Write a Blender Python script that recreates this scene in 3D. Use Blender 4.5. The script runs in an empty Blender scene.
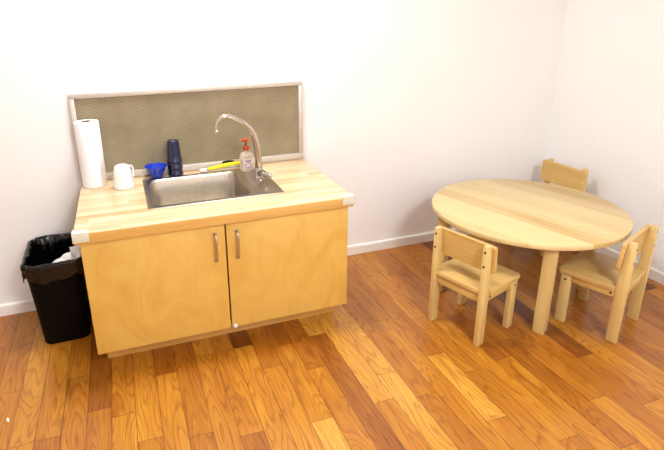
import bpy, bmesh, math, random
from mathutils import Vector, Matrix, noise
random.seed(7)
C = bpy.context.scene.collection
PI = math.pi

# ------------------------------------------------------------------ materials
def new_mat(name):
    m = bpy.data.materials.new(name); m.use_nodes = True
    nt = m.node_tree
    return m, nt, nt.nodes['Principled BSDF']
def N(nt, t, **kw):
    n = nt.nodes.new(t)
    for k, v in kw.items():
        if k in ('operation', 'blend_type', 'data_type', 'wave_type', 'bands_direction', 'attribute_name', 'noise_dimensions', 'feature', 'distance', 'use_clamp', 'interpolation_type', 'wave_profile'):
            setattr(n, k, v)
        else:
            n.inputs[k].default_value = v
    return n
def srgb(r, g, b):
    f = lambda c: (c/255/12.92 if c/255 <= .04045 else ((c/255+.055)/1.055)**2.4)
    return (f(r), f(g), f(b), 1)
def ramp(nt, stops, interp='LINEAR'):
    n = nt.nodes.new('ShaderNodeValToRGB'); cr = n.color_ramp; cr.interpolation = interp
    while len(cr.elements) < len(stops): cr.elements.new(.5)
    for e, (p, c) in zip(cr.elements, stops):
        e.position = p; e.color = c
    return n
def setp(b, **kw):
    names = dict(rough='Roughness', metal='Metallic', coat='Coat Weight', coatr='Coat Roughness', spec='Specular IOR Level', trans='Transmission Weight', ior='IOR', sheen='Sheen Weight', aniso='Anisotropic', sss='Subsurface Weight')
    for k, v in kw.items(): b.inputs[names[k]].default_value = v
def math_(nt, op, a, b=None, c=None):
    n = nt.nodes.new('ShaderNodeMath'); n.operation = op
    for i, v in enumerate((a, b, c)):
        if v is None: continue
        if isinstance(v, (int, float)): n.inputs[i].default_value = v
        else: nt.links.new(v, n.inputs[i])
    return n.outputs[0]
def mixc(nt, fac, a, b, mode='MIX'):
    n = nt.nodes.new('ShaderNodeMix'); n.data_type = 'RGBA'; n.blend_type = mode
    for i, v in ((0, fac), (6, a), (7, b)):
        if isinstance(v, (int, float, tuple)): n.inputs[i].default_value = v
        else: nt.links.new(v, n.inputs[i])
    return n.outputs[2]
def coords(nt, scale=(1, 1, 1), rot=(0, 0, 0), loc=(0, 0, 0), kind='Object'):
    t = nt.nodes.new('ShaderNodeTexCoord'); m = nt.nodes.new('ShaderNodeMapping')
    m.inputs['Scale'].default_value = scale; m.inputs['Rotation'].default_value = rot; m.inputs['Location'].default_value = loc
    nt.links.new(t.outputs[kind], m.inputs[0]); return m.outputs[0]
def bump(nt, b, h, strength=.2, dist=.01):
    n = nt.nodes.new('ShaderNodeBump'); n.inputs['Strength'].default_value = strength; n.inputs['Distance'].default_value = dist
    nt.links.new(h, n.inputs['Height']); nt.links.new(n.outputs[0], b.inputs['Normal'])

def plain(name, col, noise_amt=.03, nscale=30, bstr=0, **kw):
    m, nt, b = new_mat(name); setp(b, **kw)
    n = N(nt, 'ShaderNodeTexNoise', Scale=nscale, Detail=3.0)
    nt.links.new(coords(nt), n.inputs['Vector'])
    d = tuple(max(0, c*(1-noise_amt*3)) for c in col[:3])+(1,)
    r = ramp(nt, [(.3, d), (.7, col)])
    nt.links.new(n.outputs[0], r.inputs[0]); nt.links.new(r.outputs[0], b.inputs['Base Color'])
    if bstr: bump(nt, b, n.outputs[0], bstr, .003)
    return m

def wood(name, light, dark, axis='X', strip=None, figure=.5, grain=60., rough=.4, coat=.15, tonevar=.35, seam=0.0, seed=0., rotz=0.):
    """pale furniture wood, grain along axis; strip = width of glued staves"""
    m, nt, b = new_mat(name); setp(b, rough=rough, coat=coat, coatr=.25)
    v0 = coords(nt, rot=(0, 0, rotz), loc=(seed, seed*.7, 0))
    sep = nt.nodes.new('ShaderNodeSeparateXYZ'); nt.links.new(v0, sep.inputs[0])
    ax = {'X': 0, 'Y': 1, 'Z': 2}[axis]; cr = {'X': 1, 'Y': 0, 'Z': 0}[axis]
    off = None
    vec = v0
    if strip:
        idx = math_(nt, 'FLOOR', math_(nt, 'DIVIDE', sep.outputs[cr], strip))
        wn = nt.nodes.new('ShaderNodeTexWhiteNoise'); wn.noise_dimensions = '1D'; nt.links.new(idx, wn.inputs['W'])
        # stave pieces along the grain
        seg = math_(nt, 'FLOOR', math_(nt, 'ADD', math_(nt, 'MULTIPLY', sep.outputs[ax], 1.6), math_(nt, 'MULTIPLY', wn.outputs[0], 7.3)))
        wn2 = nt.nodes.new('ShaderNodeTexWhiteNoise'); wn2.noise_dimensions = '2D'
        cmb = nt.nodes.new('ShaderNodeCombineXYZ'); nt.links.new(idx, cmb.inputs[0])
        if strip < .07: nt.links.new(seg, cmb.inputs[1])
        nt.links.new(cmb.outputs[0], wn2.inputs['Vector']); off = wn2.outputs[0]
        va = nt.nodes.new('ShaderNodeVectorMath'); va.operation = 'ADD'; nt.links.new(v0, va.inputs[0])
        cm2 = nt.nodes.new('ShaderNodeCombineXYZ')
        for i in range(3): nt.links.new(math_(nt, 'MULTIPLY', off, 5.), cm2.inputs[i])
        nt.links.new(cm2.outputs[0], va.inputs[1]); vec = va.outputs[0]
    mp = nt.nodes.new('ShaderNodeMapping'); sc = [grain]*3; sc[ax] = grain*.035; mp.inputs['Scale'].default_value = sc
    nt.links.new(vec, mp.inputs[0])
    fine = N(nt, 'ShaderNodeTexNoise', Scale=1., Detail=4., Roughness=.6); nt.links.new(mp.outputs[0], fine.inputs['Vector'])
    mp2 = nt.nodes.new('ShaderNodeMapping'); sc = [9.]*3; sc[ax] = 1.6; mp2.inputs['Scale'].default_value = sc
    nt.links.new(vec, mp2.inputs[0])
    big = N(nt, 'ShaderNodeTexNoise', Scale=1., Detail=2., Distortion=.6); nt.links.new(mp2.outputs[0], big.inputs['Vector'])
    f = math_(nt, 'ADD', math_(nt, 'MULTIPLY', fine.outputs[0], 1-figure), math_(nt, 'MULTIPLY', big.outputs[0], figure))
    if off is not None:
        f = math_(nt, 'ADD', f, math_(nt, 'MULTIPLY', math_(nt, 'SUBTRACT', off, .5), tonevar))
    r = ramp(nt, [(.22, dark), (.62, light)]); nt.links.new(f, r.inputs[0])
    col = r.outputs[0]
    if strip and seam:
        fr = math_(nt, 'FRACT', math_(nt, 'DIVIDE', sep.outputs[cr], strip))
        ln = math_(nt, 'LESS_THAN', math_(nt, 'ABSOLUTE', math_(nt, 'SUBTRACT', fr, .02)), .02)
        col = mixc(nt, math_(nt, 'MULTIPLY', ln, seam), col, dark)
    nt.links.new(col, b.inputs['Base Color'])
    bump(nt, b, fine.outputs[0], .05, .001)
    return m

def plywood(name, light, dark):
    """rotary birch: soft mottled flame figure, upright"""
    m, nt, b = new_mat(name); setp(b, rough=.42, coat=.2, coatr=.3)
    v = coords(nt, scale=(7, 7, 4))
    n1 = N(nt, 'ShaderNodeTexNoise', Scale=1., Detail=3., Distortion=1.8, Roughness=.55); nt.links.new(v, n1.inputs['Vector'])
    w = N(nt, 'ShaderNodeTexNoise', Scale=1., Detail=5., Roughness=.7)
    nt.links.new(coords(nt, scale=(160, 160, 9)), w.inputs['Vector'])
    f = math_(nt, 'ADD', math_(nt, 'MULTIPLY', n1.outputs[0], .7), math_(nt, 'MULTIPLY', w.outputs[0], .3))
    r = ramp(nt, [(.3, dark), (.58, light)]); nt.links.new(f, r.inputs[0])
    nt.links.new(r.outputs[0], b.inputs['Base Color'])
    return m

def oak_floor():
    m, nt, b = new_mat('oak_floor')
    uv = nt.nodes.new('ShaderNodeUVMap'); uv.uv_map = 'plank'
    sep = nt.nodes.new('ShaderNodeSeparateXYZ'); nt.links.new(uv.outputs[0], sep.inputs[0])
    at = nt.nodes.new('ShaderNodeAttribute'); at.attribute_name = 'tone'
    sd = nt.nodes.new('ShaderNodeAttribute'); sd.attribute_name = 'seed'
    ends = nt.nodes.new('ShaderNodeAttribute'); ends.attribute_name = 'ends'
    cmb = nt.nodes.new('ShaderNodeCombineXYZ')
    nt.links.new(sep.outputs[0], cmb.inputs[0]); nt.links.new(sep.outputs[1], cmb.inputs[1])
    nt.links.new(math_(nt, 'MULTIPLY', sd.outputs['Fac'], 37.), cmb.inputs[2])
    # cathedral figure : contour lines of a noise stretched along the plank
    mp = nt.nodes.new('ShaderNodeMapping'); mp.inputs['Scale'].default_value = (13, 1.9, 1); nt.links.new(cmb.outputs[0], mp.inputs[0])
    n1 = N(nt, 'ShaderNodeTexNoise', Scale=1., Detail=1.5, Roughness=.4, Distortion=.25); nt.links.new(mp.outputs[0], n1.inputs['Vector'])
    rings = math_(nt, 'MULTIPLY', n1.outputs[0], 15.)
    saw = math_(nt, 'FRACT', rings)
    rr = ramp(nt, [(0, (0, 0, 0, 1)), (.5, (.12, .12, .12, 1)), (.85, (1, 1, 1, 1)), (1, (0, 0, 0, 1))]); nt.links.new(saw, rr.inputs[0])
    mp2 = nt.nodes.new('ShaderNodeMapping'); mp2.inputs['Scale'].default_value = (330, 9, 1); nt.links.new(cmb.outputs[0], mp2.inputs[0])
    pores = N(nt, 'ShaderNodeTexNoise', Scale=1., Detail=3., Roughness=.7); nt.links.new(mp2.outputs[0], pores.inputs['Vector'])
    mp3 = nt.nodes.new('ShaderNodeMapping'); mp3.inputs['Scale'].default_value = (16, 2.2, 1); nt.links.new(cmb.outputs[0], mp3.inputs[0])
    cloud = N(nt, 'ShaderNodeTexNoise', Scale=1., Detail=2.); nt.links.new(mp3.outputs[0], cloud.inputs['Vector'])
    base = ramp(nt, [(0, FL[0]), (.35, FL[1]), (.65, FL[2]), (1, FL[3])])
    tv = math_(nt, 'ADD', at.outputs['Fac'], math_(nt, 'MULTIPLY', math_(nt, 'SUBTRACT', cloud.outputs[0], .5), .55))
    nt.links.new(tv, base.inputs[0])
    gr = math_(nt, 'MULTIPLY', rr.outputs[0], math_(nt, 'MULTIPLY', pores.outputs[0], 1.05))
    dark = mixc(nt, 1., base.outputs[0], srgb(184, 134, 86), 'MULTIPLY')
    col = mixc(nt, gr, base.outputs[0], dark)
    pr = ramp(nt, [(.35, (1, 1, 1, 1)), (.62, srgb(214, 190, 166))]); nt.links.new(pores.outputs[0], pr.inputs[0])
    col = mixc(nt, .6, col, pr.outputs[0], 'MULTIPLY')
    # seams between the planks
    W = .081
    u = sep.outputs[0]
    e = math_(nt, 'MINIMUM', u, math_(nt, 'SUBTRACT', W, u))
    e = math_(nt, 'MINIMUM', e, ends.outputs['Fac'])
    sr = ramp(nt, [(0, (1, 1, 1, 1)), (1, (0, 0, 0, 1))]); nt.links.new(math_(nt, 'DIVIDE', e, .0021), sr.inputs[0])
    col = mixc(nt, math_(nt, 'MULTIPLY', sr.outputs[0], .8), col, srgb(62, 24, 8))
    nt.links.new(col, b.inputs['Base Color'])
    setp(b, rough=.36, coat=.2, coatr=.14)
    ht = math_(nt, 'SUBTRACT', math_(nt, 'MULTIPLY', pores.outputs[0], .25), sr.outputs[0])
    bump(nt, b, ht, .12, .001)
    return m

def mesh_panel():
    m, nt, b = new_mat('perforated_metal'); setp(b, rough=.5, metal=.25)
    sep = nt.nodes.new('ShaderNodeSeparateXYZ'); nt.links.new(coords(nt), sep.inputs[0])
    k = 2*PI/.0125
    f = math_(nt, 'MULTIPLY', math_(nt, 'COSINE', math_(nt, 'MULTIPLY', sep.outputs[0], k)), math_(nt, 'COSINE', math_(nt, 'MULTIPLY', sep.outputs[2], k)))
    n = N(nt, 'ShaderNodeTexNoise', Scale=7., Detail=3.); nt.links.new(coords(nt), n.inputs['Vector'])
    f2 = math_(nt, 'ADD', math_(nt, 'MULTIPLY', f, .5), .5)
    r = ramp(nt, [(.0, PANEL[0]), (.45, PANEL[1]), (1., PANEL[2])]); nt.links.new(f2, r.inputs[0])
    t = ramp(nt, [(.3, srgb(225, 222, 215)), (.7, (1, 1, 1, 1))]); nt.links.new(n.outputs[0], t.inputs[0])
    nt.links.new(mixc(nt, 1., r.outputs[0], t.outputs[0], 'MULTIPLY'), b.inputs['Base Color'])
    bump(nt, b, f, .5, .0015)
    return m

FL = [srgb(110, 56, 10), srgb(172, 106, 24), srgb(200, 139, 40), srgb(224, 174, 72)]
PANEL = [srgb(84, 72, 52), srgb(144, 131, 102), srgb(204, 192, 160)]
M = {}
M['floor'] = oak_floor()
M['wall'] = plain('wall_paint', srgb(243, 241, 239), .008, 3, rough=.75, spec=.25)
M['ceiling'] = plain('ceiling_paint', srgb(244, 242, 238), .008, 3, rough=.9)
M['trim'] = plain('trim_paint', srgb(238, 234, 226), .01, 8, rough=.35)
M['counter'] = wood('butcher_block', srgb(226, 197, 156), srgb(198, 152, 102), 'X', strip=.041, figure=.45, grain=70, rough=.32, coat=.3, tonevar=.5, seam=.25)
M['door'] = plywood('birch_plywood', srgb(222, 180, 90), srgb(212, 163, 70))
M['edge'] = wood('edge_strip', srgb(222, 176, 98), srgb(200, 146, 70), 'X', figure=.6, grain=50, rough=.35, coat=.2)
M['plinth'] = wood('plinth_wood', srgb(226, 178, 100), srgb(206, 150, 74), 'X', figure=.6, grain=40)
M['table'] = wood('table_birch', srgb(218, 194, 140), srgb(196, 162, 102), 'Y', strip=.096, figure=.4, grain=70, rough=.38, coat=.15, tonevar=.45, seam=.25, seed=.37)
M['legw'] = wood('leg_birch', srgb(216, 188, 124), srgb(194, 154, 86), 'Z', figure=.5, grain=60)
M['seatw'] = wood('seat_birch', srgb(212, 180, 112), srgb(190, 146, 78), 'Y', figure=.5, grain=60)
M['panelw'] = wood('panel_birch', srgb(213, 178, 108), srgb(190, 144, 74), 'X', figure=.5, grain=60)
M['steel'] = plain('brushed_steel', srgb(205, 198, 188), .05, 60, metal=1., rough=.28)
M['sink'] = plain('sink_steel', srgb(198, 188, 174), .05, 90, metal=1., rough=.3)
M['chrome'] = plain('chrome', srgb(198, 192, 184), .01, 20, metal=1., rough=.08)
M['alu'] = plain('aluminium_frame', srgb(206, 199, 190), .02, 30, metal=.35, rough=.4)
M['mesh'] = mesh_panel()
M['paper'] = plain('paper_towel', srgb(246, 244, 246), .02, 120, bstr=.35, rough=.95)
M['card'] = plain('cardboard_core', srgb(150, 104, 66), .05, 60, rough=.9)
M['ceramic'] = plain('white_ceramic', srgb(240, 236, 232), .01, 10, rough=.12, coat=.4)
M['bluebowl'] = plain('blue_plastic', srgb(10, 56, 190), .05, 20, rough=.2, coat=.3)
M['navy'] = plain('navy_plastic', srgb(5, 14, 62), .12, 40, rough=.18, coat=.4)
M['black'] = plain('black_plastic', srgb(2, 2, 3), .05, 20, rough=.55, spec=.12)
M['bag'] = plain('black_bag_film', srgb(3, 3, 3), .05, 55, bstr=.9, rough=.2, spec=.5)
M['guard'] = plain('white_guard_plastic', srgb(220, 218, 198), .02, 20, rough=.4)
M['bolt'] = plain('dark_bolt', srgb(52, 38, 34), .05, 80, rough=.35, metal=.5)
M['orange'] = plain('orange_plastic', srgb(188, 66, 16), .03, 30, rough=.3)
M['yellow'] = plain('yellow_plastic', srgb(244, 214, 20), .04, 40, rough=.4)
M['white'] = plain('white_plastic', srgb(240, 238, 234), .02, 20, rough=.35)
M['label'] = plain('label_print', srgb(224, 210, 204), .03, 60, rough=.4)
M['ink'] = plain('label_ink', srgb(136, 124, 168), .05, 200, rough=.5)
M['pink'] = plain('label_ink_red', srgb(190, 96, 110), .05, 200, rough=.5)
M['metaldark'] = plain('drain_metal', srgb(90, 88, 84), .05, 60, metal=1., rough=.35)
def gel():
    m, nt, b = new_mat('clear_gel_bottle'); b.inputs['Base Color'].default_value = srgb(238, 226, 208)
    n = N(nt, 'ShaderNodeTexNoise', Scale=40.); nt.links.new(coords(nt), n.inputs['Vector'])
    r = ramp(nt, [(.3, (.08, .08, .08, 1)), (.7, (.18, .18, .18, 1))]); nt.links.new(n.outputs[0], r.inputs[0]); nt.links.new(r.outputs[0], b.inputs['Roughness'])
    setp(b, trans=.72, ior=1.38); return m
M['gel'] = gel()
def lampmat(e):
    m, nt, b = new_mat('lamp_diffuser'); b.inputs['Base Color'].default_value = (1, 1, 1, 1)
    b.inputs['Emission Color'].default_value = LCOL; b.inputs['Emission Strength'].default_value = e; return m

# ------------------------------------------------------------------ mesh helpers
def box(bm, lo, hi, bev=0., seg=2, mat=None, mi=0):
    lo = Vector(lo); hi = Vector(hi); c = (lo+hi)/2; s = hi-lo
    r = bmesh.ops.create_cube(bm, size=1., matrix=Matrix.Translation(c) @ Matrix.Diagonal((*s, 1)))
    vs = r['verts']
    if bev:
        es = list({e for v in vs for e in v.link_edges})
        rb = bmesh.ops.bevel(bm, geom=es, offset=bev, segments=seg, profile=.5, affect='EDGES')
        vs = list({v for f in rb['faces'] for v in f.verts} | {v for v in vs if v.is_valid})
    if mat is not None: bmesh.ops.transform(bm, matrix=mat, verts=[v for v in vs if v.is_valid])
    return vs
def rrect(x0, x1, y0, y1, r, z, n=6):
    pts = []
    for cx, cy, a0 in ((x1-r, y1-r, 0), (x0+r, y1-r, 90), (x0+r, y0+r, 180), (x1-r, y0+r, 270)):
        for i in range(n+1):
            a = math.radians(a0+90*i/n); pts.append((cx+r*math.cos(a), cy+r*math.sin(a), z))
    return pts
def loft(bm, rings, cap0=False, cap1=False, closed=True):
    vr = [[bm.verts.new(p) for p in r] for r in rings]
    n = len(vr[0])
    for a, b in zip(vr, vr[1:]):
        for i in range(n if closed else n-1):
            j = (i+1) % n; bm.faces.new((a[i], a[j], b[j], b[i]))
    if cap0: bm.faces.new(list(reversed(vr[0])))
    if cap1: bm.faces.new(vr[-1])
    return vr
def lathe(bm, prof, c=(0, 0, 0), n=40):
    rings = []
    for r, z in prof:
        rings.append([(c[0]+max(r, 1e-5)*math.cos(2*PI*i/n), c[1]+max(r, 1e-5)*math.sin(2*PI*i/n), c[2]+z) for i in range(n)])
    loft(bm, rings)
def tube(bm, pts, rad, n=14, cap=True):
    pts = [Vector(p) for p in pts]
    rads = rad if isinstance(rad, (list, tuple)) else [rad]*len(pts)
    rings = []; up = None
    for i, p in enumerate(pts):
        t = (pts[min(i+1, len(pts)-1)]-pts[max(i-1, 0)]).normalized()
        if up is None:
            up = Vector((0, 1, 0)) if abs(t.y) < .8 else Vector((1, 0, 0))
        a = t.cross(up).normalized(); up = a.cross(t).normalized()
        rings.append([tuple(p+rads[i]*(a*math.cos(2*PI*k/n)+up*math.sin(2*PI*k/n))) for k in range(n)])
    loft(bm, rings, cap, cap)
def smooth_pts(P, k=8):
    P = [Vector(p) for p in P]; out = []
    Q = [P[0]]+P+[P[-1]]
    for i in range(1, len(Q)-2):
        for j in range(k):
            t = j/k; a, b, c, d = Q[i-1:i+3]
            out.append(.5*((2*b)+(-a+c)*t+(2*a-5*b+4*c-d)*t*t+(-a+3*b-3*c+d)*t**3))
    out.append(P[-1]); return out
def obj(name, bm, mat, parent=None, smooth=False, auto=False, label=None):
    bmesh.ops.recalc_face_normals(bm, faces=bm.faces)
    me = bpy.data.meshes.new(name); bm.to_mesh(me); bm.free()
    if isinstance(mat, (list, tuple)):
        for x in mat: me.materials.append(x)
    else: me.materials.append(mat)
    if smooth or auto:
        for p in me.polygons: p.use_smooth = True
    if auto: me.set_sharp_from_angle(angle=math.radians(38))
    o = bpy.data.objects.new(name, me); C.objects.link(o)
    if parent: o.parent = parent
    if label: o['label'] = label
    return o
def B(): return bmesh.new()
def boxo(name, lo, hi, mat, parent=None, bev=0., label=None, matr=None):
    bm = B(); box(bm, lo, hi, bev, mat=matr); return obj(name, bm, mat, parent, auto=bool(bev), label=label)
def thing(name, label, cat, loc=(0, 0, 0), rz=0, group=None):
    o = bpy.data.objects.new(name, None); C.objects.link(o); o.empty_display_size = .05
    o.location = loc; o.rotation_euler = (0, 0, rz); o['label'] = label; o['category'] = cat
    if group: o['group'] = group
    return o
def tag(o, label, cat, group=None):
    o['label'] = label; o['category'] = cat
    if group: o['group'] = group
    return o
def struct(name, bm, mat):
    o = obj(name, bm, mat); o['kind'] = 'structure'; return o

# ------------------------------------------------------------------ the room
RX, LX, FY, CZ = 2.716, -1.75, -4.0, 2.5
def make_floor():
    bm = B(); uvl = bm.loops.layers.uv.new('plank')
    tl = bm.verts.layers.float.new('tone'); sl = bm.verts.layers.float.new('seed'); el = bm.verts.layers.float.new('ends')
    W = .081; x0 = .378-W*28
    rnd = random.Random(11)
    row = 0; x = x0
    while x < RX+.02:
        ov = PL.get(round((x-.378)/W), None)
        if ov:
            cuts = [c for c, t in ov]; tones = [t for c, t in ov]
        else:
            y = .02; cuts = []; tones = []
            y -= rnd.uniform(.1, .9)
            while y > FY-.05:
                cuts.append(y); y -= rnd.uniform(.35, 1.15)
            cuts.append(FY-.02); cuts = sorted(set(cuts), reverse=True)
            tones = [min(1, max(.0, rnd.gauss(.52, .2))) for _ in cuts]
        if cuts[-1] > FY-.02:
            y = cuts[-1]
            while y > FY-.02:
                y = max(FY-.02, y-rnd.uniform(.4, 1.1)); cuts.append(y); tones.append(min(1, max(.0, rnd.gauss(.52, .2))))
        top = .02
        xa, xb = max(x, LX), min(x+W, RX+.02)
        if xb > xa+1e-4:
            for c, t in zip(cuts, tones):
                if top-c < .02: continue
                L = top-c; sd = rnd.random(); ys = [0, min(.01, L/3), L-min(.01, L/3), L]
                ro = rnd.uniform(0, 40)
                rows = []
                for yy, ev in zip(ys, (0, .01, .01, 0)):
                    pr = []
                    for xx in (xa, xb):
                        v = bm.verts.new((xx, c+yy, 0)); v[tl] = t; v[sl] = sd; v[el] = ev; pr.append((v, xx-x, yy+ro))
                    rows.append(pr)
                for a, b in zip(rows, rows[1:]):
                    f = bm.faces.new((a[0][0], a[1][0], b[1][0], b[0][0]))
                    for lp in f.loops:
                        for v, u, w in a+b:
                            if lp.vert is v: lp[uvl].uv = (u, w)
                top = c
        x += W; row += 1
    # underside slab keeps the floor solid
    box(bm, (LX, FY, -.06), (RX, 0.0, -.004))
    return struct('floor', bm, M['floor'])
# rows (from the row that starts at x=.378) with (end y, tone) read off the photograph
#PL0
PL = {-13: [(-0.929, 0.6), (-1.926, 0.54), (-2.944, 0.6), (-4.02, 0.31)],
      -12: [(-0.866, 0.59), (-1.944, 0.34), (-2.903, 0.45), (-4.02, 0.38)],
      -11: [(-0.898, 0.37), (-1.827, 0.39), (-2.532, 0.59), (-4.02, 0.55)],
      -10: [(-0.744, 0.34), (-1.763, 0.3), (-2.518, 0.58), (-3.465, 0.37), (-4.02, 0.37)],
      -9: [(-0.604, 0.5), (-1.696, 0.45), (-2.745, 0.39), (-4.02, 0.61)],
      -8: [(-0.896, 0.6), (-1.867, 0.6), (-2.649, 0.52), (-4.02, 0.61)],
      -7: [(-0.897, 0.58), (-1.954, 0.42), (-2.774, 0.42), (-4.02, 0.35)],
      -6: [(-0.601, 0.58), (-1.359, 0.42), (-2.085, 0.49), (-2.906, 0.3), (-4.02, 0.52)],
      -5: [(-0.815, 0.25), (-1.639, 0.42), (-2.667, 0.45), (-4.02, 0.4)],
      -4: [(-0.872, 0.5), (-1.854, 0.61), (-2.577, 0.31), (-4.02, 0.54)],
      -3: [(-1.018, 0.6), (-1.725, 0.42), (-2.74, 0.49), (-4.02, 0.3)],
      -2: [(-0.699, 0.36), (-1.471, 0.58), (-2.553, 0.54), (-4.02, 0.6)],
      -1: [(-1.057, 0.4), (-1.895, 0.47), (-2.736, 0.55), (-4.02, 0.33)],
      0: [(-0.636, 0.7), (-1.635, 0.5), (-2.654, 0.58), (-4.02, 0.31)],
      1: [(-1.112, 0.52), (-2.19, 0.32), (-2.926, 0.41), (-4.02, 0.5)],
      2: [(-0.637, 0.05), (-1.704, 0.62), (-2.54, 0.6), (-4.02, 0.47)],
      3: [(-0.805, 0.35), (-1.632, 0.6), (-2.403, 0.52), (-3.134, 0.62), (-4.02, 0.35)],
      4: [(-0.686, 0.28), (-1.134, 0.5), (-1.853, 0.9), (-2.948, 0.47), (-4.02, 0.43)],
      5: [(-0.872, 0.3), (-1.667, 0.5), (-2.604, 0.56), (-4.02, 0.45)],
      6: [(-0.668, 0.85), (-1.537, 0.23), (-2.259, 0.31), (-3.325, 0.46), (-4.02, 0.57)],
      7: [(-1.127, 0.79), (-1.88, 0.55), (-2.872, 0.6), (-4.02, 0.5)],
      8: [(-0.995, 0.8), (-1.738, 0.82), (-2.612, 0.35), (-4.02, 0.57)],
      9: [(-1.152, 0.43), (-1.97, 0.42), (-2.851, 0.62), (-4.02, 0.57)],
      10: [(-0.668, 0.46), (-1.758, 0.55), (-2.64, 0.53), (-4.02, 0.45)],
      11: [(-0.963, 0.41), (-1.338, 0.82), (-2.154, 0.5), (-3.016, 0.35), (-4.02, 0.42)],
      12: [(-0.711, 0.5), (-1.102, 0.45), (-2.197, 0.5), (-3.281, 0.46), (-4.02, 0.41)],
      13: [(-0.716, 0.45), (-1.487, 0.55), (-2.296, 0.45), (-3.309, 0.58), (-4.02, 0.42)],
      14: [(-1.08, 0.32), (-2.094, 0.53), (-3.104, 0.52), (-4.02, 0.51)],
      15: [(-0.984, 0.39), (-1.577, 0.28), (-2.422, 0.6), (-3.404, 0.46), (-4.02, 0.55)],
      16: [(-1.379, 0.4), (-2.355, 0.6), (-3.173, 0.6), (-4.02, 0.51)],
      17: [(-0.912, 0.38), (-1.617, 0.4), (-2.536, 0.51), (-4.02, 0.45)],
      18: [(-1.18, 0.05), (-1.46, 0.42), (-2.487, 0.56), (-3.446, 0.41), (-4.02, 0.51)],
      19: [(-0.975, 0.57), (-2.006, 0.58), (-2.846, 0.52), (-4.02, 0.61)],
      20: [(-1.063, 0.35), (-1.97, 0.45), (-2.882, 0.57), (-4.02, 0.6)],
      21: [(-0.871, 0.53), (-1.847, 0.35), (-2.835, 0.55), (-4.02, 0.49)],
      22: [(-0.946, 0.55), (-1.815, 0.45), (-2.764, 0.5), (-4.02, 0.53)],
      23: [(-0.691, 0.37), (-1.455, 0.52), (-2.331, 0.5), (-3.292, 0.31), (-4.02, 0.45)],
      24: [(-0.77, 0.36), (-1.492, 0.36), (-2.246, 0.31), (-3.073, 0.45), (-4.02, 0.42)],
      25: [(-0.925, 0.59), (-1.861, 0.3), (-2.656, 0.43), (-4.02, 0.39)],
      26: [(-0.844, 0.42), (-1.59, 0.31), (-2.623, 0.5), (-4.02, 0.33)],
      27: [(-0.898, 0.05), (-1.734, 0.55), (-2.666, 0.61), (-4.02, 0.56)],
      28: [(-0.836, 0.51), (-1.704, 0.42), (-2.729, 0.35), (-4.02, 0.49)],
      29: [(-0.906, 0.49), (-1.988, 0.41), (-3.076, 0.59), (-4.02, 0.3)]}
#PL1
make_floor()

bm = B(); box(bm, (LX-.1, 0, -.06), (RX+.1, .1, CZ)); struct('wall_back', bm, M['wall'])
bm = B(); box(bm, (RX, FY, -.06), (RX+.1, 0, CZ)); struct('wall_right', bm, M['wall'])
bm = B(); box(bm, (LX-.1, FY, -.06), (LX, 0, CZ)); struct('wall_left', bm, M['wall'])
bm = B(); box(bm, (LX-.1, FY-.1, -.06), (RX+.1, FY, CZ)); struct('wall_front', bm, M['wall'])
bm = B(); box(bm, (LX-.1, FY-.1, CZ), (RX+.1, .1, CZ+.1)); struct('ceiling', bm, M['ceiling'])
def baseboard(name, a, b, n):
    """a..b along the wall, n = direction into the room"""
    a = Vector(a); b = Vector(b); n = Vector(n); bm = B()
    prof = [(0, .0), (.012, .0), (.012, .047), (.010, .053), (.006, .056), (0, .056)]
    r = [[tuple(p+n*d+Vector((0, 0, z))) for d, z in prof] for p in (a, b)]
    loft(bm, r, True, True); struct(name, bm, M['trim'])
baseboard('baseboard_back', (LX, 0, 0), (RX, 0, 0), (0, -1, 0))
baseboard('baseboard_right', (RX, 0, 0), (RX, FY, 0), (-1, 0, 0))
baseboard('baseboard_left', (LX, FY, 0), (LX, 0, 0), (1, 0, 0))

# ------------------------------------------------------------------ sink cabinet
H = .612; D = .64; W = 1.08
cab = thing('sink_cabinet', 'low birch plywood cabinet with two doors on the wood floor under the sink', 'cabinet', (W/2, -.3, 0))
def L(p): return (p[0]-W/2, p[1]+.3, p[2])
FYc = -.600
def cp(name, lo, hi, m, bev=.0, par=cab, label=None): return boxo(name, L(lo), L(hi), m, par, bev, label)
cp('side_panel', (.020, FYc, .098), (.038, -.004, .566), M['door'])
cp('side_panel', (1.042, FYc, .098), (1.060, -.004, .566), M['door'])
cp('bottom_panel', (.038, FYc, .098), (1.042, -.010, .116), M['door'])
cp('back_panel', (.038, -.010, .098), (1.042, -.004, .566), M['door'])
cp('plinth', (.040, -.520, 0), (1.040, -.03, .098), M['plinth'], .001)
for x0, x1, hx, nm in ((.016, .537, .498, 'left'), (.543, 1.064, .584, 'right')):
    d = cp('door', (x0, -.622, .095), (x1, -.603, .563), M['door'], .0015)
    bm = B(); y = -.622
    pts = smooth_pts([L((hx, y, .528)), L((hx, y-.014, .527)), L((hx, y-.022, .512)), L((hx, y-.024, .472)), L((hx, y-.022, .430)), L((hx, y-.014, .417)), L((hx, y, .416))], 6)
    tube(bm, pts, .0048, 12)
    for z in (.528, .416):
        lathe(bm, [(0, 0), (.0075, 0), (.0075, .003), (0, .003)], (0, 0, 0), 16)
        bmesh.ops.transform(bm, matrix=Matrix.Translation(L((hx, y, z))) @ Matrix.Rotation(PI/2, 4, 'X'), verts=bm.verts[-64:])
    obj('handle', bm, M['steel'], d, smooth=True, label='brushed steel bow handle')
bm = B(); lathe(bm, [(0, 0), (.009, 0), (.010, .006), (.007, .011), (0, .012)], n=20)
bmesh.ops.transform(bm, matrix=Matrix.Translation(L((.556, -.622, .103))) @ Matrix.Rotation(PI/2, 4, 'X'), verts=bm.verts)
obj('latch_knob', bm, M['white'], cab, smooth=True, label='small white latch knob at the foot of the doors')

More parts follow.
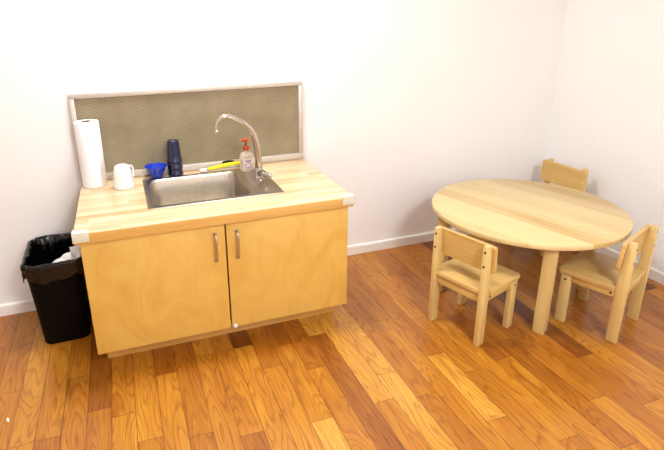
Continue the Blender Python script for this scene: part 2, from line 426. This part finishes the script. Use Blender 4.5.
# ------------------------------------------------------------------ worktop with sink cut-out
SX0, SX1, SY0, SY1 = .264, .828, -.490, -.078
wt = thing('worktop', 'pale butcher block worktop with white corner guards on the low cabinet', 'worktop', (W/2, -.3, H-.043))
bm = B()
o4 = [(0, -D), (W, -D), (W, -.002), (0, -.002)]; i4 = [(SX0+.008, SY0+.008), (SX1-.008, SY0+.008), (SX1-.008, SY1-.008), (SX0+.008, SY1-.008)]
lv = []
for z in (H-.043, H):
    lv.append(([bm.verts.new((x-W/2, y+.3, z-(H-.043))) for x, y in o4], [bm.verts.new((x-W/2, y+.3, z-(H-.043))) for x, y in i4]))
for k in range(4):
    j = (k+1) % 4
    for z in (0, 1): bm.faces.new((lv[z][0][k], lv[z][0][j], lv[z][1][j], lv[z][1][k]))
    for w in (0, 1): bm.faces.new((lv[0][w][k], lv[0][w][j], lv[1][w][j], lv[1][w][k]))
bmesh.ops.recalc_face_normals(bm, faces=bm.faces)
es = [e for e in bm.edges if all(v in lv[0][0]+lv[1][0] for v in e.verts) and not e.is_boundary and len(e.link_faces) == 2 and abs(e.link_faces[0].normal.dot(e.link_faces[1].normal)) < .5]
bmesh.ops.bevel(bm, geom=es, offset=.004, segments=3, profile=.5, affect='EDGES')
top = obj('top_slab', bm, M['counter'], wt, auto=True)
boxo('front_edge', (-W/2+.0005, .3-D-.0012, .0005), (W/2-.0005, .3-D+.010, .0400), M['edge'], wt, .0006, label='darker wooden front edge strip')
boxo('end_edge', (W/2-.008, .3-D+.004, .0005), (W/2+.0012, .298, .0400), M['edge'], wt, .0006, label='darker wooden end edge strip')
for sx in (0, 1):
    bm = B(); g = .0035
    X = -g if sx == 0 else W+g
    s = 1 if sx == 0 else -1
    def pl(a, b):
        lo = [min(a[i], b[i]) for i in range(3)]; hi = [max(a[i], b[i]) for i in range(3)]
        box(bm, lo, hi, .003, 2)
    oz = .043; oy = .3-D
    pl((X-W/2, oy-g*1.6, oz+g), (X-W/2+s*.055, oy+.030, oz-.0005+.0012))
    pl((X-W/2, oy-g*1.6, oz+g), (X-W/2+s*.055, oy+.0005, oz-.034))
    pl((X-W/2, oy-g*1.6, oz+g), (X-W/2+s*(g-.0002), oy+.045, oz-.034))
    obj('corner_guard', bm, M['guard'], wt, auto=True, label='white plastic corner guard')

# ------------------------------------------------------------------ backsplash
bs = thing('backsplash', 'perforated metal backsplash in a grey aluminium frame behind the sink', 'backsplash', (W/2, 0, H+.002))
BH = .400
fw = .021
for lo, hi in (((-W/2, -.020, BH-fw), (W/2, -.001, BH)), ((-W/2, -.020, 0), (W/2, -.001, .030)), ((-W/2, -.020, .030), (-W/2+fw, -.001, BH-fw)), ((W/2-fw, -.020, .030), (W/2, -.001, BH-fw))):
    boxo('frame_bar', lo, hi, M['alu'], bs, .0015)
boxo('mesh_panel', (-W/2+fw, -.008, .030), (W/2-fw, -.002, BH-fw), M['mesh'], bs, label='grey brown perforated metal panel')

# ------------------------------------------------------------------ sink
sk = thing('sink', 'rectangular stainless steel drop-in sink set into the wooden worktop', 'sink', ((SX0+SX1)/2, (SY0+SY1)/2, H))
ox, oy = (SX0+SX1)/2, (SY0+SY1)/2
bx0, bx1, by0, by1 = .292, .694, -.458, -.108
def sr(x0, x1, y0, y1, r, z): return rrect(x0-ox, x1-ox, y0-oy, y1-oy, r, z, 8)
bm = B()
rings = [sr(SX0, SX1, SY0, SY1, .012, .0003), sr(SX0+.001, SX1-.001, SY0+.001, SY1-.001, .012, .0030), sr(SX0+.005, SX1-.005, SY0+.005, SY1-.005, .010, .0036),
         sr(SX0+.010, SX1-.010, SY0+.010, SY1-.010, .010, .0022), sr(bx0-.006, bx1+.006, by0-.006, by1+.006, .042, .0020), sr(bx0-.002, bx1+.002, by0-.002, by1+.002, .040, -.0005),
         sr(bx0, bx1, by0, by1, .040, -.006), sr(bx0+.006, bx1-.006, by0+.006, by1-.006, .040, -.120)]
for k in range(1, 6):
    a = PI/2*k/5; q = .006+.028*(1-math.cos(a)); rings.append(sr(bx0+q, bx1-q, by0+q, by1-q, .040, -.120-.026*math.sin(a)))
cx, cy = (bx0+bx1)/2, (by0+by1)/2
rings.append([(cx-ox+.045*math.cos(t), cy-oy+.045*math.sin(t), -.149) for t in [math.radians(90*(i//9)+90*(i % 9)/8) for i in range(36)]])
loft(bm, rings, False, True)
obj('basin', bm, M['sink'], sk, auto=True)
bm = B(); lathe(bm, [(.0, .001), (.02, .001), (.028, .002), (.040, .003), (.042, .0)], (cx-ox, cy-oy, -.1485), 32)
for k in range(6): box(bm, (cx-ox-.02+k*.007, cy-oy-.016, -.1475), (cx-ox-.0175+k*.007, cy-oy+.016, -.1460))
obj('drain', bm, M['metaldark'], sk, auto=True)

# ------------------------------------------------------------------ faucet
fz = H+.0024
fc = thing('faucet', 'chrome gooseneck faucet with single lever on the right ledge of the sink', 'faucet', (.775, -.270, fz))
bm = B(); lathe(bm, [(0, 0), (.027, 0), (.027, .004), (.023, .008), (.020, .020), (.0185, .045), (.015, .060), (.014, .068), (0, .068)], n=36)
obj('faucet_body', bm, M['chrome'], fc, auto=True)
F = [(.775, .670), (.773, .720), (.768, .780), (.753, .832), (.722, .874), (.684, .900), (.650, .915), (.622, .914), (.603, .898), (.594, .876), (.592, .858)]
bm = B(); sp = smooth_pts([(x-.775, 0, z-fz) for x, z in F], 8)
tube(bm, sp, [.0175-.0092*min(1, i/len(sp)*1.7) for i in range(len(sp))], 18)
obj('spout', bm, M['chrome'], fc, smooth=True)
bm = B(); lathe(bm, [(0, 0), (.0095, 0), (.0105, .004), (.0105, .014), (.009, .017), (0, .017)], (.592-.775, 0, .842-fz), 24)
obj('aerator', bm, M['chrome'], fc, auto=True)
bm = B()
tube(bm, smooth_pts([(-.004, .006, .030), (.006, -.018, .030), (.012, -.034, .029), (.014, -.042, .028)], 5), [.004]+[.015]*2+[.0175]*10+[.0165, .013, .004], 20)
tube(bm, smooth_pts([(.010, -.036, .034), (.022, -.058, .034), (.036, -.078, .030)], 5), [.013, .013, .012, .0115, .011, .0105, .010, .010, .010, .009, .006], 14)
obj('lever', bm, M['chrome'], fc, smooth=True)

# ------------------------------------------------------------------ soap pump bottle
sb = thing('soap_bottle', 'clear hand soap bottle with orange pump beside the faucet', 'soap bottle', (.752, -.130, H+.0036), math.radians(8))
bm = B(); R_ = []
for z, w, d, r in ((0, .029, .017, .012), (.003, .0325, .020, .014), (.012, .034, .021, .015), (.070, .034, .021, .015), (.082, .032, .020, .015), (.091, .024, .016, .0145), (.097, .014, .0125, .0115), (.100, .0125, .0125, .0120), (.104, .0125, .0125, .0120)):
    R_.append(rrect(-w, w, -d, d, r, z, 6))
loft(bm, R_, True, True); obj('bottle_body', bm, M['gel'], sb, auto=True)
bm = B()
lathe(bm, [(0, .1045), (.0145, .1045), (.0145, .120), (.011, .124), (.006, .126), (.0055, .146), (.0, .146)], n=28)
obj('pump_collar', bm, M['orange'], sb, auto=True, label='orange pump collar')
bm = B()
lathe(bm, [(0, .146), (.010, .147), (.017, .152), (.017, .156), (.012, .159), (0, .160)], n=24)
tube(bm, [(-.004, 0, .154), (-.016, 0, .154), (-.022, -.001, .151), (-.024, -.001, .147)], [.0062, .0055, .0045, .004], 12)
obj('pump_head', bm, M['orange'], sb, auto=True, label='orange pump nozzle')
bm = B(); box(bm, (-.025, -.0216, .014), (.025, -.0212, .066))
obj('front_label', bm, M['label'], sb)
bm = B()
for x0, x1, z0, z1 in ((-.015, .014, .051, .058), (-.010, .009, .045, .048), (-.019, -.008, .020, .026), (-.004, .006, .020, .025), (.010, .020, .020, .026), (-.020, .020, .0155, .0175)):
    box(bm, (x0, -.0219, z0), (x1, -.0217, z1))
obj('label_print', bm, M['ink'], sb, label='purple print')
bm = B()
for cx_, cz_ in ((-.016, .036), (.012, .036)):
    lathe(bm, [(0, 0), (.004, 0), (.004, .0003), (0, .0003)], n=14)
    bmesh.ops.transform(bm, matrix=Matrix.Translation((cx_, -.0217, cz_)) @ Matrix.Rotation(PI/2, 4, 'X'), verts=bm.verts[-56:])
obj('label_dot', bm, M['pink'], sb, label='red print dots')

# ------------------------------------------------------------------ paper towel roll
pt = thing('paper_towel_roll', 'tall white paper towel roll standing at the left end of the worktop', 'paper towel', (.061, -.080, H+.0005), .3)
bm = B(); n = 64; R_ = []
for r, z in ((.0205, .291), (.0205, .0), (.049, .0), (.0515, .002), (.052, .006), (.052, .287), (.0505, .291), (.0205, .291)):
    R_.append([(r*math.cos(2*PI*i/n)*(1+(.012 if r > .03 else 0)*math.sin(2*PI*i/n*2)), r*math.sin(2*PI*i/n), z) for i in range(n)])
loft(bm, R_)
obj('towel_sheets', bm, M['paper'], pt, auto=True)
bm = B(); lathe(bm, [(.0200, .0), (.0200, .292), (.0186, .292), (.0186, .0), (.0200, .0)], n=40); obj('cardboard_core', bm, M['card'], pt, auto=True, label='brown cardboard core')
bm = B(); R_ = []
for z in (.003, .286):
    R_.append([((.0528)*math.cos(a), (.0528)*math.sin(a), z) for a in [math.radians(-70+i*5) for i in range(9)]])
loft(bm, R_, closed=False)
ob = obj('loose_edge', bm, M['paper'], pt, smooth=True)
sm = ob.modifiers.new('s', 'SOLIDIFY'); sm.thickness = .0006

# ------------------------------------------------------------------ mug, upside down
mg = thing('mug', 'white ceramic mug turned upside down beside the paper towel roll', 'mug', (.184, -.158, H+.0005), math.radians(38))
bm = B()
lathe(bm, [(.0425, .0), (.0450, .0008), (.0460, .003), (.0450, .010), (.0415, .040), (.0365, .080), (.0330, .094), (.029, .0995), (.025, .101), (.023, .1025), (.0215, .1025), (.0205, .100), (0, .0995)], n=48)
lathe(bm, [(.0425, .0), (.0415, .008), (.0385, .040), (.0335, .080), (.029, .092), (0, .094)], n=48)
obj('mug_body', bm, M['ceramic'], mg, auto=True)
bm = B(); hp = smooth_pts([(.034, 0, .084), (.046, 0, .088), (.056, 0, .079), (.058, 0, .058), (.054, 0, .038), (.041, 0, .030)], 6)
tube(bm, hp, .0048, 12); obj('mug_handle', bm, M['ceramic'], mg, smooth=True)

# ------------------------------------------------------------------ bowl and tumblers
bm = B()
lathe(bm, [(0, 0), (.024, 0), (.026, .003), (.034, .018), (.044, .037), (.050, .051), (.0515, .053), (.050, .0535), (.0485, .051), (.042, .038), (.032, .019), (.023, .006), (0, .005)], n=48)
bw = obj('bowl', bm, M['bluebowl'], auto=True); bw.location = (.332, -.064, H+.0038); tag(bw, 'small bright blue plastic bowl on the back edge of the sink', 'bowl')
def tumbler(dz, label, first=None):
    if first is None:
        bm = B(); n = 44
        prof = [(.0345, .0), (.0355, .002), (.0350, .010), (.0330, .014), (.0315, .040), (.0285, .080), (.0262, .1035), (.0225, .1065), (.0205, .1055), (.0195, .1045), (0, .104)]
        inner = [(.0345, .0), (.0335, .006), (.0315, .014), (.0300, .040), (.0272, .080), (.0250, .101), (0, .1015)]
        for pr in (prof, inner):
            R_ = []
            for r, z in pr:
                R_.append([((max(r, 1e-5)*(1-.012*(k % 2 if .015 < z < .1 else 0)))*math.cos(2*PI*k/n), (max(r, 1e-5)*(1-.012*(k % 2 if .015 < z < .1 else 0)))*math.sin(2*PI*k/n), z) for k in range(n)])
            loft(bm, R_)
        o = obj('tumbler', bm, M['navy'], auto=True)
    else:
        o = first.copy(); C.objects.link(o)
    o.location = (.421, -.060, H+.0040+dz); tag(o, label, 'cup', 'dark blue tumblers stacked behind the sink'); return o
t0 = tumbler(0, 'dark blue tumbler at the bottom of the upside-down stack behind the sink')
tumbler(.030, 'dark blue tumbler in the middle of the upside-down stack behind the sink', t0)
tumbler(.060, 'dark blue tumbler on top of the upside-down stack behind the sink', t0)

# ------------------------------------------------------------------ tray and scrub brush
tr = thing('tray', 'narrow white tray lying behind the sink under the yellow brush', 'tray', (.636, -.047, H+.0005), math.radians(1.5))
bm = B()
R_ = [rrect(-.092, .092, -.019, .019, .008, 0, 5), rrect(-.098, .098, -.023, .023, .010, .007, 5), rrect(-.100, .100, -.025, .025, .010, .0075, 5), rrect(-.097, .097, -.022, .022, .009, .0060, 5), rrect(-.091, .091, -.018, .018, .007, .0015, 5)]
loft(bm, R_, True, True); obj('tray_body', bm, M['white'], tr, auto=True)
br = thing('scrub_brush', 'yellow handled scrub brush with dark grip on the white tray behind sink', 'brush', (.655, -.052, H+.010), math.radians(2))
bm = B(); hp = smooth_pts([(-.085, -.004, .004), (-.060, -.006, .006), (-.020, -.002, .010), (.020, .002, .014), (.060, .004, .015), (.088, .004, .014)], 6)
tube(bm, hp, [.005+.0075*math.sin(min(1, i/8)*PI/2) for i in range(len(hp))], 12)
bmesh.ops.scale(bm, vec=(1, 1.25, .8), verts=bm.verts)
obj('brush_handle', bm, M['yellow'], br, smooth=True)
bm = B(); tube(bm, smooth_pts([(-.005, .010, .022), (.02, .012, .024), (.055, .011, .022)], 5), [.003, .005, .006, .006, .006, .006, .006, .006, .006, .005, .003], 10)
obj('brush_grip', bm, M['black'], br, smooth=True, label='black grip')
bm = B()
for i in range(7):
    for j in range(3):
        x, y = -.084+i*.006, -.012+j*.006
        tube(bm, [(x, y, .002), (x+.001*math.sin(i*3+j), y, -.0075)], .0022, 6)
b_ = obj('bristles', bm, M['card'], br, smooth=True, label='brown bristles')

# ------------------------------------------------------------------ waste bin
BX, BY, BR = -.127, -.206, math.radians(1)
wb = thing('waste_bin', 'black rectangular wastebasket with black bag on the floor left of the cabinet', 'waste bin', (BX, BY, 0), BR)
def br_(hw, hd, r, z, n=8): return rrect(-hw, hw, -hd, hd, r, z, n)
bm = B()
loft(bm, [br_(.086, .122, .036, .004), br_(.090, .126, .036, .0), br_(.092, .128, .036, .004), br_(.111, .152, .036, .372), br_(.115, .156, .038, .374), br_(.115, .156, .038, .382), br_(.111, .152, .036, .382), br_(.109, .150, .034, .37), br_(.088, .122, .034, .010)], True, True)
obj('bin_body', bm, M['black'], wb, auto=True)
def crumple(o, amt, sc, seed):
    for v in o.data.vertices:
        p = v.co*sc+Vector((seed, seed*2, 0))
        v.co += Vector((noise.noise(p), noise.noise(p+Vector((9, 3, 1))), noise.noise(p+Vector((2, 7, 5)))*.7))*amt
bm = B(); R_ = []
def ring(off, z, wav=0., k=0):
    pts = rrect(-.1155-off, .1155+off, -.1565-off, .1565+off, .038, z, 16)
    # densify straight sides
    out = []
    for a, b in zip(pts, pts[1:]+pts[:1]):
        a = Vector(a); b = Vector(b); m = max(1, int((b-a).length/.008))
        for i in range(m): out.append(a.lerp(b, i/m))
    return [(p.x, p.y, p.z+wav*(math.sin(i*.23+k)+.6*math.sin(i*.61+k*2)+.4*noise.noise(Vector((i*.4, k, 0))))) for i, p in enumerate(out)]
nref = len(ring(0, 0))
def fitring(off, z, wav=0., k=0):
    base = ring(0, z, wav, k); out = []
    for x, y, zz in base:
        s = 1+off/.14; out.append((x*s, y*(1+off/.18), zz))
    return out
seq = [(.0045, .318, .010), (.0055, .332, .005), (.0050, .350, .002), (.0055, .366, 0), (.0060, .380, 0), (.004, .388, .0012), (-.001, .391, .0015), (-.005, .388, .001), (-.008, .375, 0), (-.012, .350, 0), (-.016, .31, 0), (-.020, .26, 0), (-.026, .20, 0), (-.034, .13, 0), (-.05, .08, 0), (-.09, .055, 0), (-.125, .05, 0)]
for i, (o_, z, w) in enumerate(seq): R_.append(fitring(o_, z, w, i*.15))
loft(bm, R_, False, True)
bag = obj('bin_bag', bm, M['bag'], wb, smooth=True, label='glossy black plastic bag folded over the rim')
for v in bag.data.vertices:
    p = v.co; q = Vector((p.x*34, p.y*34, p.z*22))
    amt = .0055 if p.z < .372 and (abs(p.x) > .1145 or abs(p.y) > .1555) else (.006 if p.z > .38 else .014)
    outer = (abs(p.x) > .115 or abs(p.y) > .156)
    nrm = Vector((p.x/.122, p.y/.167, 0)); nrm = nrm.normalized() if nrm.length > 0 else nrm
    nn = noise.noise(q)+.6*noise.noise(q*2.6)
    if outer: v.co += nrm*abs(nn)*.007+Vector((0, 0, noise.noise(q*.7)*.004 if p.z < .34 else 0))
    else: v.co -= nrm*abs(nn)*amt*1.6
# discarded paper in the bag
def paper(loc, rot, sx, sy, seed, label):
    bm = B(); n = 16; V = {}
    for i in range(n+1):
        for j in range(n+1):
            x = (i/n-.5)*sx; y = (j/n-.5)*sy
            p = Vector((x*14+seed, y*14, seed))
            z = .016*noise.noise(p)+.012*abs(noise.noise(p*2.1))
            V[i, j] = bm.verts.new((x, y, z))
    for i in range(n):
        for j in range(n): bm.faces.new((V[i, j], V[i+1, j], V[i+1, j+1], V[i, j+1]))
    o = obj('waste_paper', bm, M['white'], auto=True); s = o.modifiers.new('s', 'SOLIDIFY'); s.thickness = .0008
    o.location = loc; o.rotation_euler = rot; tag(o, label, 'paper'); return o
paper((-.072, -.262, .330), (math.radians(12), math.radians(-24), math.radians(20)), .13, .15, 3.1, 'flat crumpled white paper lying in the black waste bin')
paper((-.046, -.262, .376), (math.radians(62), math.radians(-14), math.radians(-28)), .055, .060, 8.4, 'small white paper scrap standing near the cabinet side of the bin')

bm = B(); lathe(bm, [(0, .0006), (.006, .0008), (.0075, .002), (.004, .0045), (0, .005)], n=7)
bmesh.ops.scale(bm, vec=(.6, 1.7, 1), verts=bm.verts)
sc_ = obj('paper_scrap', bm, M['white']); sc_.location = (-.29, -.757, 0); sc_.rotation_euler = (0, 0, .35); tag(sc_, 'tiny white paper scrap lying on the floor in front of the waste bin', 'paper scrap')

# ------------------------------------------------------------------ table
TX, TY, TH, TR = 1.988, -.645, .440, .438
tb = thing('round_table', 'low round birch table on four square legs near the room corner', 'table', (TX, TY, 0), math.radians(17))
bm = B(); th = .024
lathe(bm, [(0, TH-th), (TR-.005, TH-th), (TR-.001, TH-th+.003), (TR, TH-th+.007), (TR, TH-.007), (TR-.002, TH-.002), (TR-.006, TH), (0, TH)], n=128)
obj('tabletop', bm, M['table'], tb, auto=True)
ir = Matrix.Rotation(-math.radians(17), 4, 'Z')
for wx, wy in ((1.827, -.980), (1.622, -.522), (2.082, -.313), (2.288, -.776)):
    q = ir @ Vector((wx-TX, wy-TY, 0)); bm = B()
    m = Matrix.Translation(q) @ Matrix.Rotation(math.radians(10), 4, 'Z')
    box(bm, (-.024, -.024, 0), (.024, .024, TH-th), .003, mat=m)
    obj('leg', bm, M['legw'], tb, auto=True)
bm = B()
legs = [ir @ Vector((wx-TX, wy-TY, 0)) for wx, wy in ((1.827, -.980), (1.622, -.522), (2.082, -.313), (2.288, -.776))]
for k in (0, 2):
    a = legs[k]; b = legs[(k+1) % 4]; d = (b-a); ln = d.length; ang = math.atan2(d.y, d.x)
    m = Matrix.Translation((a+b)/2) @ Matrix.Rotation(ang, 4, 'Z')
    bm2 = B(); box(bm2, (-ln/2+.026, -.010, TH-th-.040), (ln/2-.026, .010, TH-th), .002, mat=m)
    obj('apron', bm2, M['panelw'], tb, auto=True)
bm.free()

# ------------------------------------------------------------------ chairs
LEAN = .014
def bolt(p, rot, par):
    bm = B(); lathe(bm, [(0, 0), (.0048, 0), (.0048, .0012), (0, .0018)], n=14)
    bmesh.ops.transform(bm, matrix=Matrix.Translation(p) @ rot, verts=bm.verts)
    return obj('bolt', bm, M['bolt'], par, auto=True, label='dark bolt head')
def make_chair(label, loc, rz, w=.245, d=.215, h=.458, sh=.255):
    """origin between the feet, +y = the way the sitter faces"""
    t = thing('child_chair', label, 'chair', loc, rz, 'small wooden chairs round the low table')
    px, ty, tx = w/2, .043, .024
    yb, yf = -d/2, d/2
    for s in (-1, 1):
        bm = B()     # straight at the back, the front edge slopes back above the seat
        pr = [(yb-ty/2, 0), (yb+ty/2, 0), (yb+ty/2, sh+.01), (yb+ty/2-LEAN, h), (yb-ty/2, h)]
        loft(bm, [[(s*px+q, y, z) for y, z in pr] for q in (-tx/2, tx/2)], True, True)
        bmesh.ops.recalc_face_normals(bm, faces=bm.faces)
        bmesh.ops.bevel(bm, geom=[e for e in bm.edges if e.link_faces[0].normal.dot(e.link_faces[1].normal) < .5], offset=.0035, segments=2, profile=.5, affect='EDGES')
        lg = obj('back_post', bm, M['legw'], t, auto=True)
        for z in (h-.026, h-.088): bolt((s*px, yb-ty/2, z), Matrix.Rotation(PI/2, 4, 'X'), lg)
        bm = B(); box(bm, (s*px-tx/2, yf-.022, 0), (s*px+tx/2, yf+.020, sh-.020), .0035, 2)
        lg = obj('front_leg', bm, M['legw'], t, auto=True)
        bolt((s*(px+tx/2), yf, sh-.044), Matrix.Rotation(s*PI/2, 4, 'Y'), lg)
        bm = B(); box(bm, (s*(px-.001)-tx/2+.003, yb+ty/2, sh-.052), (s*(px-.001)+tx/2-.003, yf-.022, sh-.020), .002)
        sr_ = obj('side_rail', bm, M['panelw'], t, auto=True)
        bolt((s*(px+tx/2-.004), yb+ty/2+.014, sh-.036), Matrix.Rotation(s*PI/2, 4, 'Y'), sr_)
    bm = B(); box(bm, (-px+tx/2, yb-.006, sh-.060), (px-tx/2, yb+.014, sh-.020), .002); obj('rear_rail', bm, M['panelw'], t, auto=True)
    # seat: notched round the back posts, rounded front corners
    bm = B(); z0, z1 = sh-.020, sh
    hw = px+tx/2+.006; r = .020
    out = []
    fy = yf+.036; nb = yb+ty/2; by = yb-.014; ni = px-tx/2
    for cx_, a0 in ((hw-r, 0), (-hw+r, 90)):
        for i in range(7):
            a = math.radians(a0+90*i/6); out.append((cx_+r*math.cos(a), fy-r+r*math.sin(a)))
    out += [(-hw, nb), (-ni, nb), (-ni, by), (ni, by), (ni, nb), (hw, nb)]
    vs = [bm.verts.new((x, y, z0)) for x, y in out]; f = bm.faces.new(vs)
    ex = bmesh.ops.extrude_face_region(bm, geom=[f]); bmesh.ops.translate(bm, vec=(0, 0, z1-z0), verts=[g for g in ex['geom'] if isinstance(g, bmesh.types.BMVert)])
    bmesh.ops.recalc_face_normals(bm, faces=bm.faces)
    es = [e for e in bm.edges if len(e.link_faces) == 2 and abs(e.verts[0].co.z-e.verts[1].co.z) < 1e-6]
    bmesh.ops.bevel(bm, geom=es, offset=.003, segments=2, profile=.5, affect='EDGES')
    obj('seat', bm, M['seatw'], t, auto=True)
    # back rest board, fixed to the front of the posts
    bm = B(); hw = px+tx/2+.014; r = .014; y0 = yb+ty/2; zb, zt = h-.128, h-.006
    pts = [(x, z) for x, z, _ in rrect(-hw, hw, zb, zt, r, 0, 5)]
    loft(bm, [[(x*.994, y0, zb+(z-zb)*.99+.0006) for x, z in pts], [(x, y0+.003, z) for x, z in pts], [(x, y0+.013, z) for x, z in pts], [(x*.994, y0+.016, zb+(z-zb)*.99+.0006) for x, z in pts]], True, True)
    ang = math.atan2(LEAN, h-sh-.01)
    bmesh.ops.transform(bm, matrix=Matrix.Translation((0, y0, sh+.01)) @ Matrix.Rotation(ang, 4, 'X') @ Matrix.Translation((0, -y0, -sh-.01)), verts=bm.verts)
    obj('backrest', bm, M['panelw'], t, auto=True)
    return t
def chair_at(rl, rr, label, depth, w, h=.458, sh=.255):
    """rl, rr = floor points of the left / right rear feet seen from behind"""
    a = Vector((*rl, 0)); b = Vector((*rr, 0)); u = (b-a).normalized(); f = Vector((-u.y, u.x, 0))
    c = (a+b)/2+f*depth/2
    return make_chair(label, c, math.atan2(u.y, u.x), w, depth, h, sh)
chair_at((1.443, -.738), (1.516, -.966), 'small birch chair on the left of the round table, back towards the cabinet', .215, .240)
chair_at((2.055, -1.143), (2.291, -1.049), 'small birch chair tucked under the right front side of the round table', .215, .252)
chair_at((2.618, -.388), (2.604, -.150), 'small birch chair in the corner behind the round table', .230, .240, .484, .27)

# ------------------------------------------------------------------ lights (sink fixture and an added frontal fill on the ceiling, out of the frame)
LCOL = (.93, .965, 1., 1)
def fixture(x, y, r, power, label, z=CZ):
    t = thing('ceiling_light', label, 'ceiling light', (x, y, z))
    bm = B(); lathe(bm, [(r+.012, 0), (r+.012, -.022), (r+.002, -.026), (r, -.020), (r, 0)], n=40); obj('fixture_ring', bm, M['white'], t, auto=True)
    bm = B(); lathe(bm, [(0, -.012), (r-.002, -.010)], n=40); obj('diffuser', bm, lampmat(2.), t)
    l = bpy.data.lights.new('lamp', 'AREA'); l.shape = 'DISK'; l.size = r*2; l.energy = power; l.color = LCOL[:3]
    o = bpy.data.objects.new('lamp', l); C.objects.link(o); o.parent = t; o.location = (0, 0, -.03)
    return t
fixture(.50, -.45, .20, 38, 'round white ceiling light over the sink')
fixture(1.05, -3.4, .34, 84, 'round white ceiling light added behind the camera in place of a flash')  # unseen lamp added behind the camera to imitate frontal flash light

w = bpy.data.worlds.new('world'); bpy.context.scene.world = w; w.use_nodes = True
w.node_tree.nodes['Background'].inputs[0].default_value = (1, .95, .9, 1); w.node_tree.nodes['Background'].inputs[1].default_value = .2

# ------------------------------------------------------------------ camera
cam = bpy.data.cameras.new('camera'); co = bpy.data.objects.new('camera', cam); C.objects.link(co)
yaw, pit, rol, f = .332, .326, -.015, 512.04
Fw = Vector((math.sin(yaw)*math.cos(pit), math.cos(yaw)*math.cos(pit), -math.sin(pit)))
R0 = Vector((math.cos(yaw), -math.sin(yaw), 0)); U0 = R0.cross(Fw)
R = R0*math.cos(rol)+U0*math.sin(rol); U = -R0*math.sin(rol)+U0*math.cos(rol)
mw = Matrix((( R.x, U.x, -Fw.x, .217), (R.y, U.y, -Fw.y, -2.455), (R.z, U.z, -Fw.z, 1.336), (0, 0, 0, 1)))
co.matrix_world = mw
cam.sensor_fit = 'HORIZONTAL'; cam.sensor_width = 36; cam.lens = f/664*36
cam.shift_x = 32.42/664; cam.shift_y = -39.09/664
cam.clip_start = .05
sc = bpy.context.scene; sc.camera = co
vs = sc.view_settings; vs.view_transform = 'Standard'; vs.look = 'None'; vs.gamma = 1; vs.use_curve_mapping = False; vs.exposure = 0.
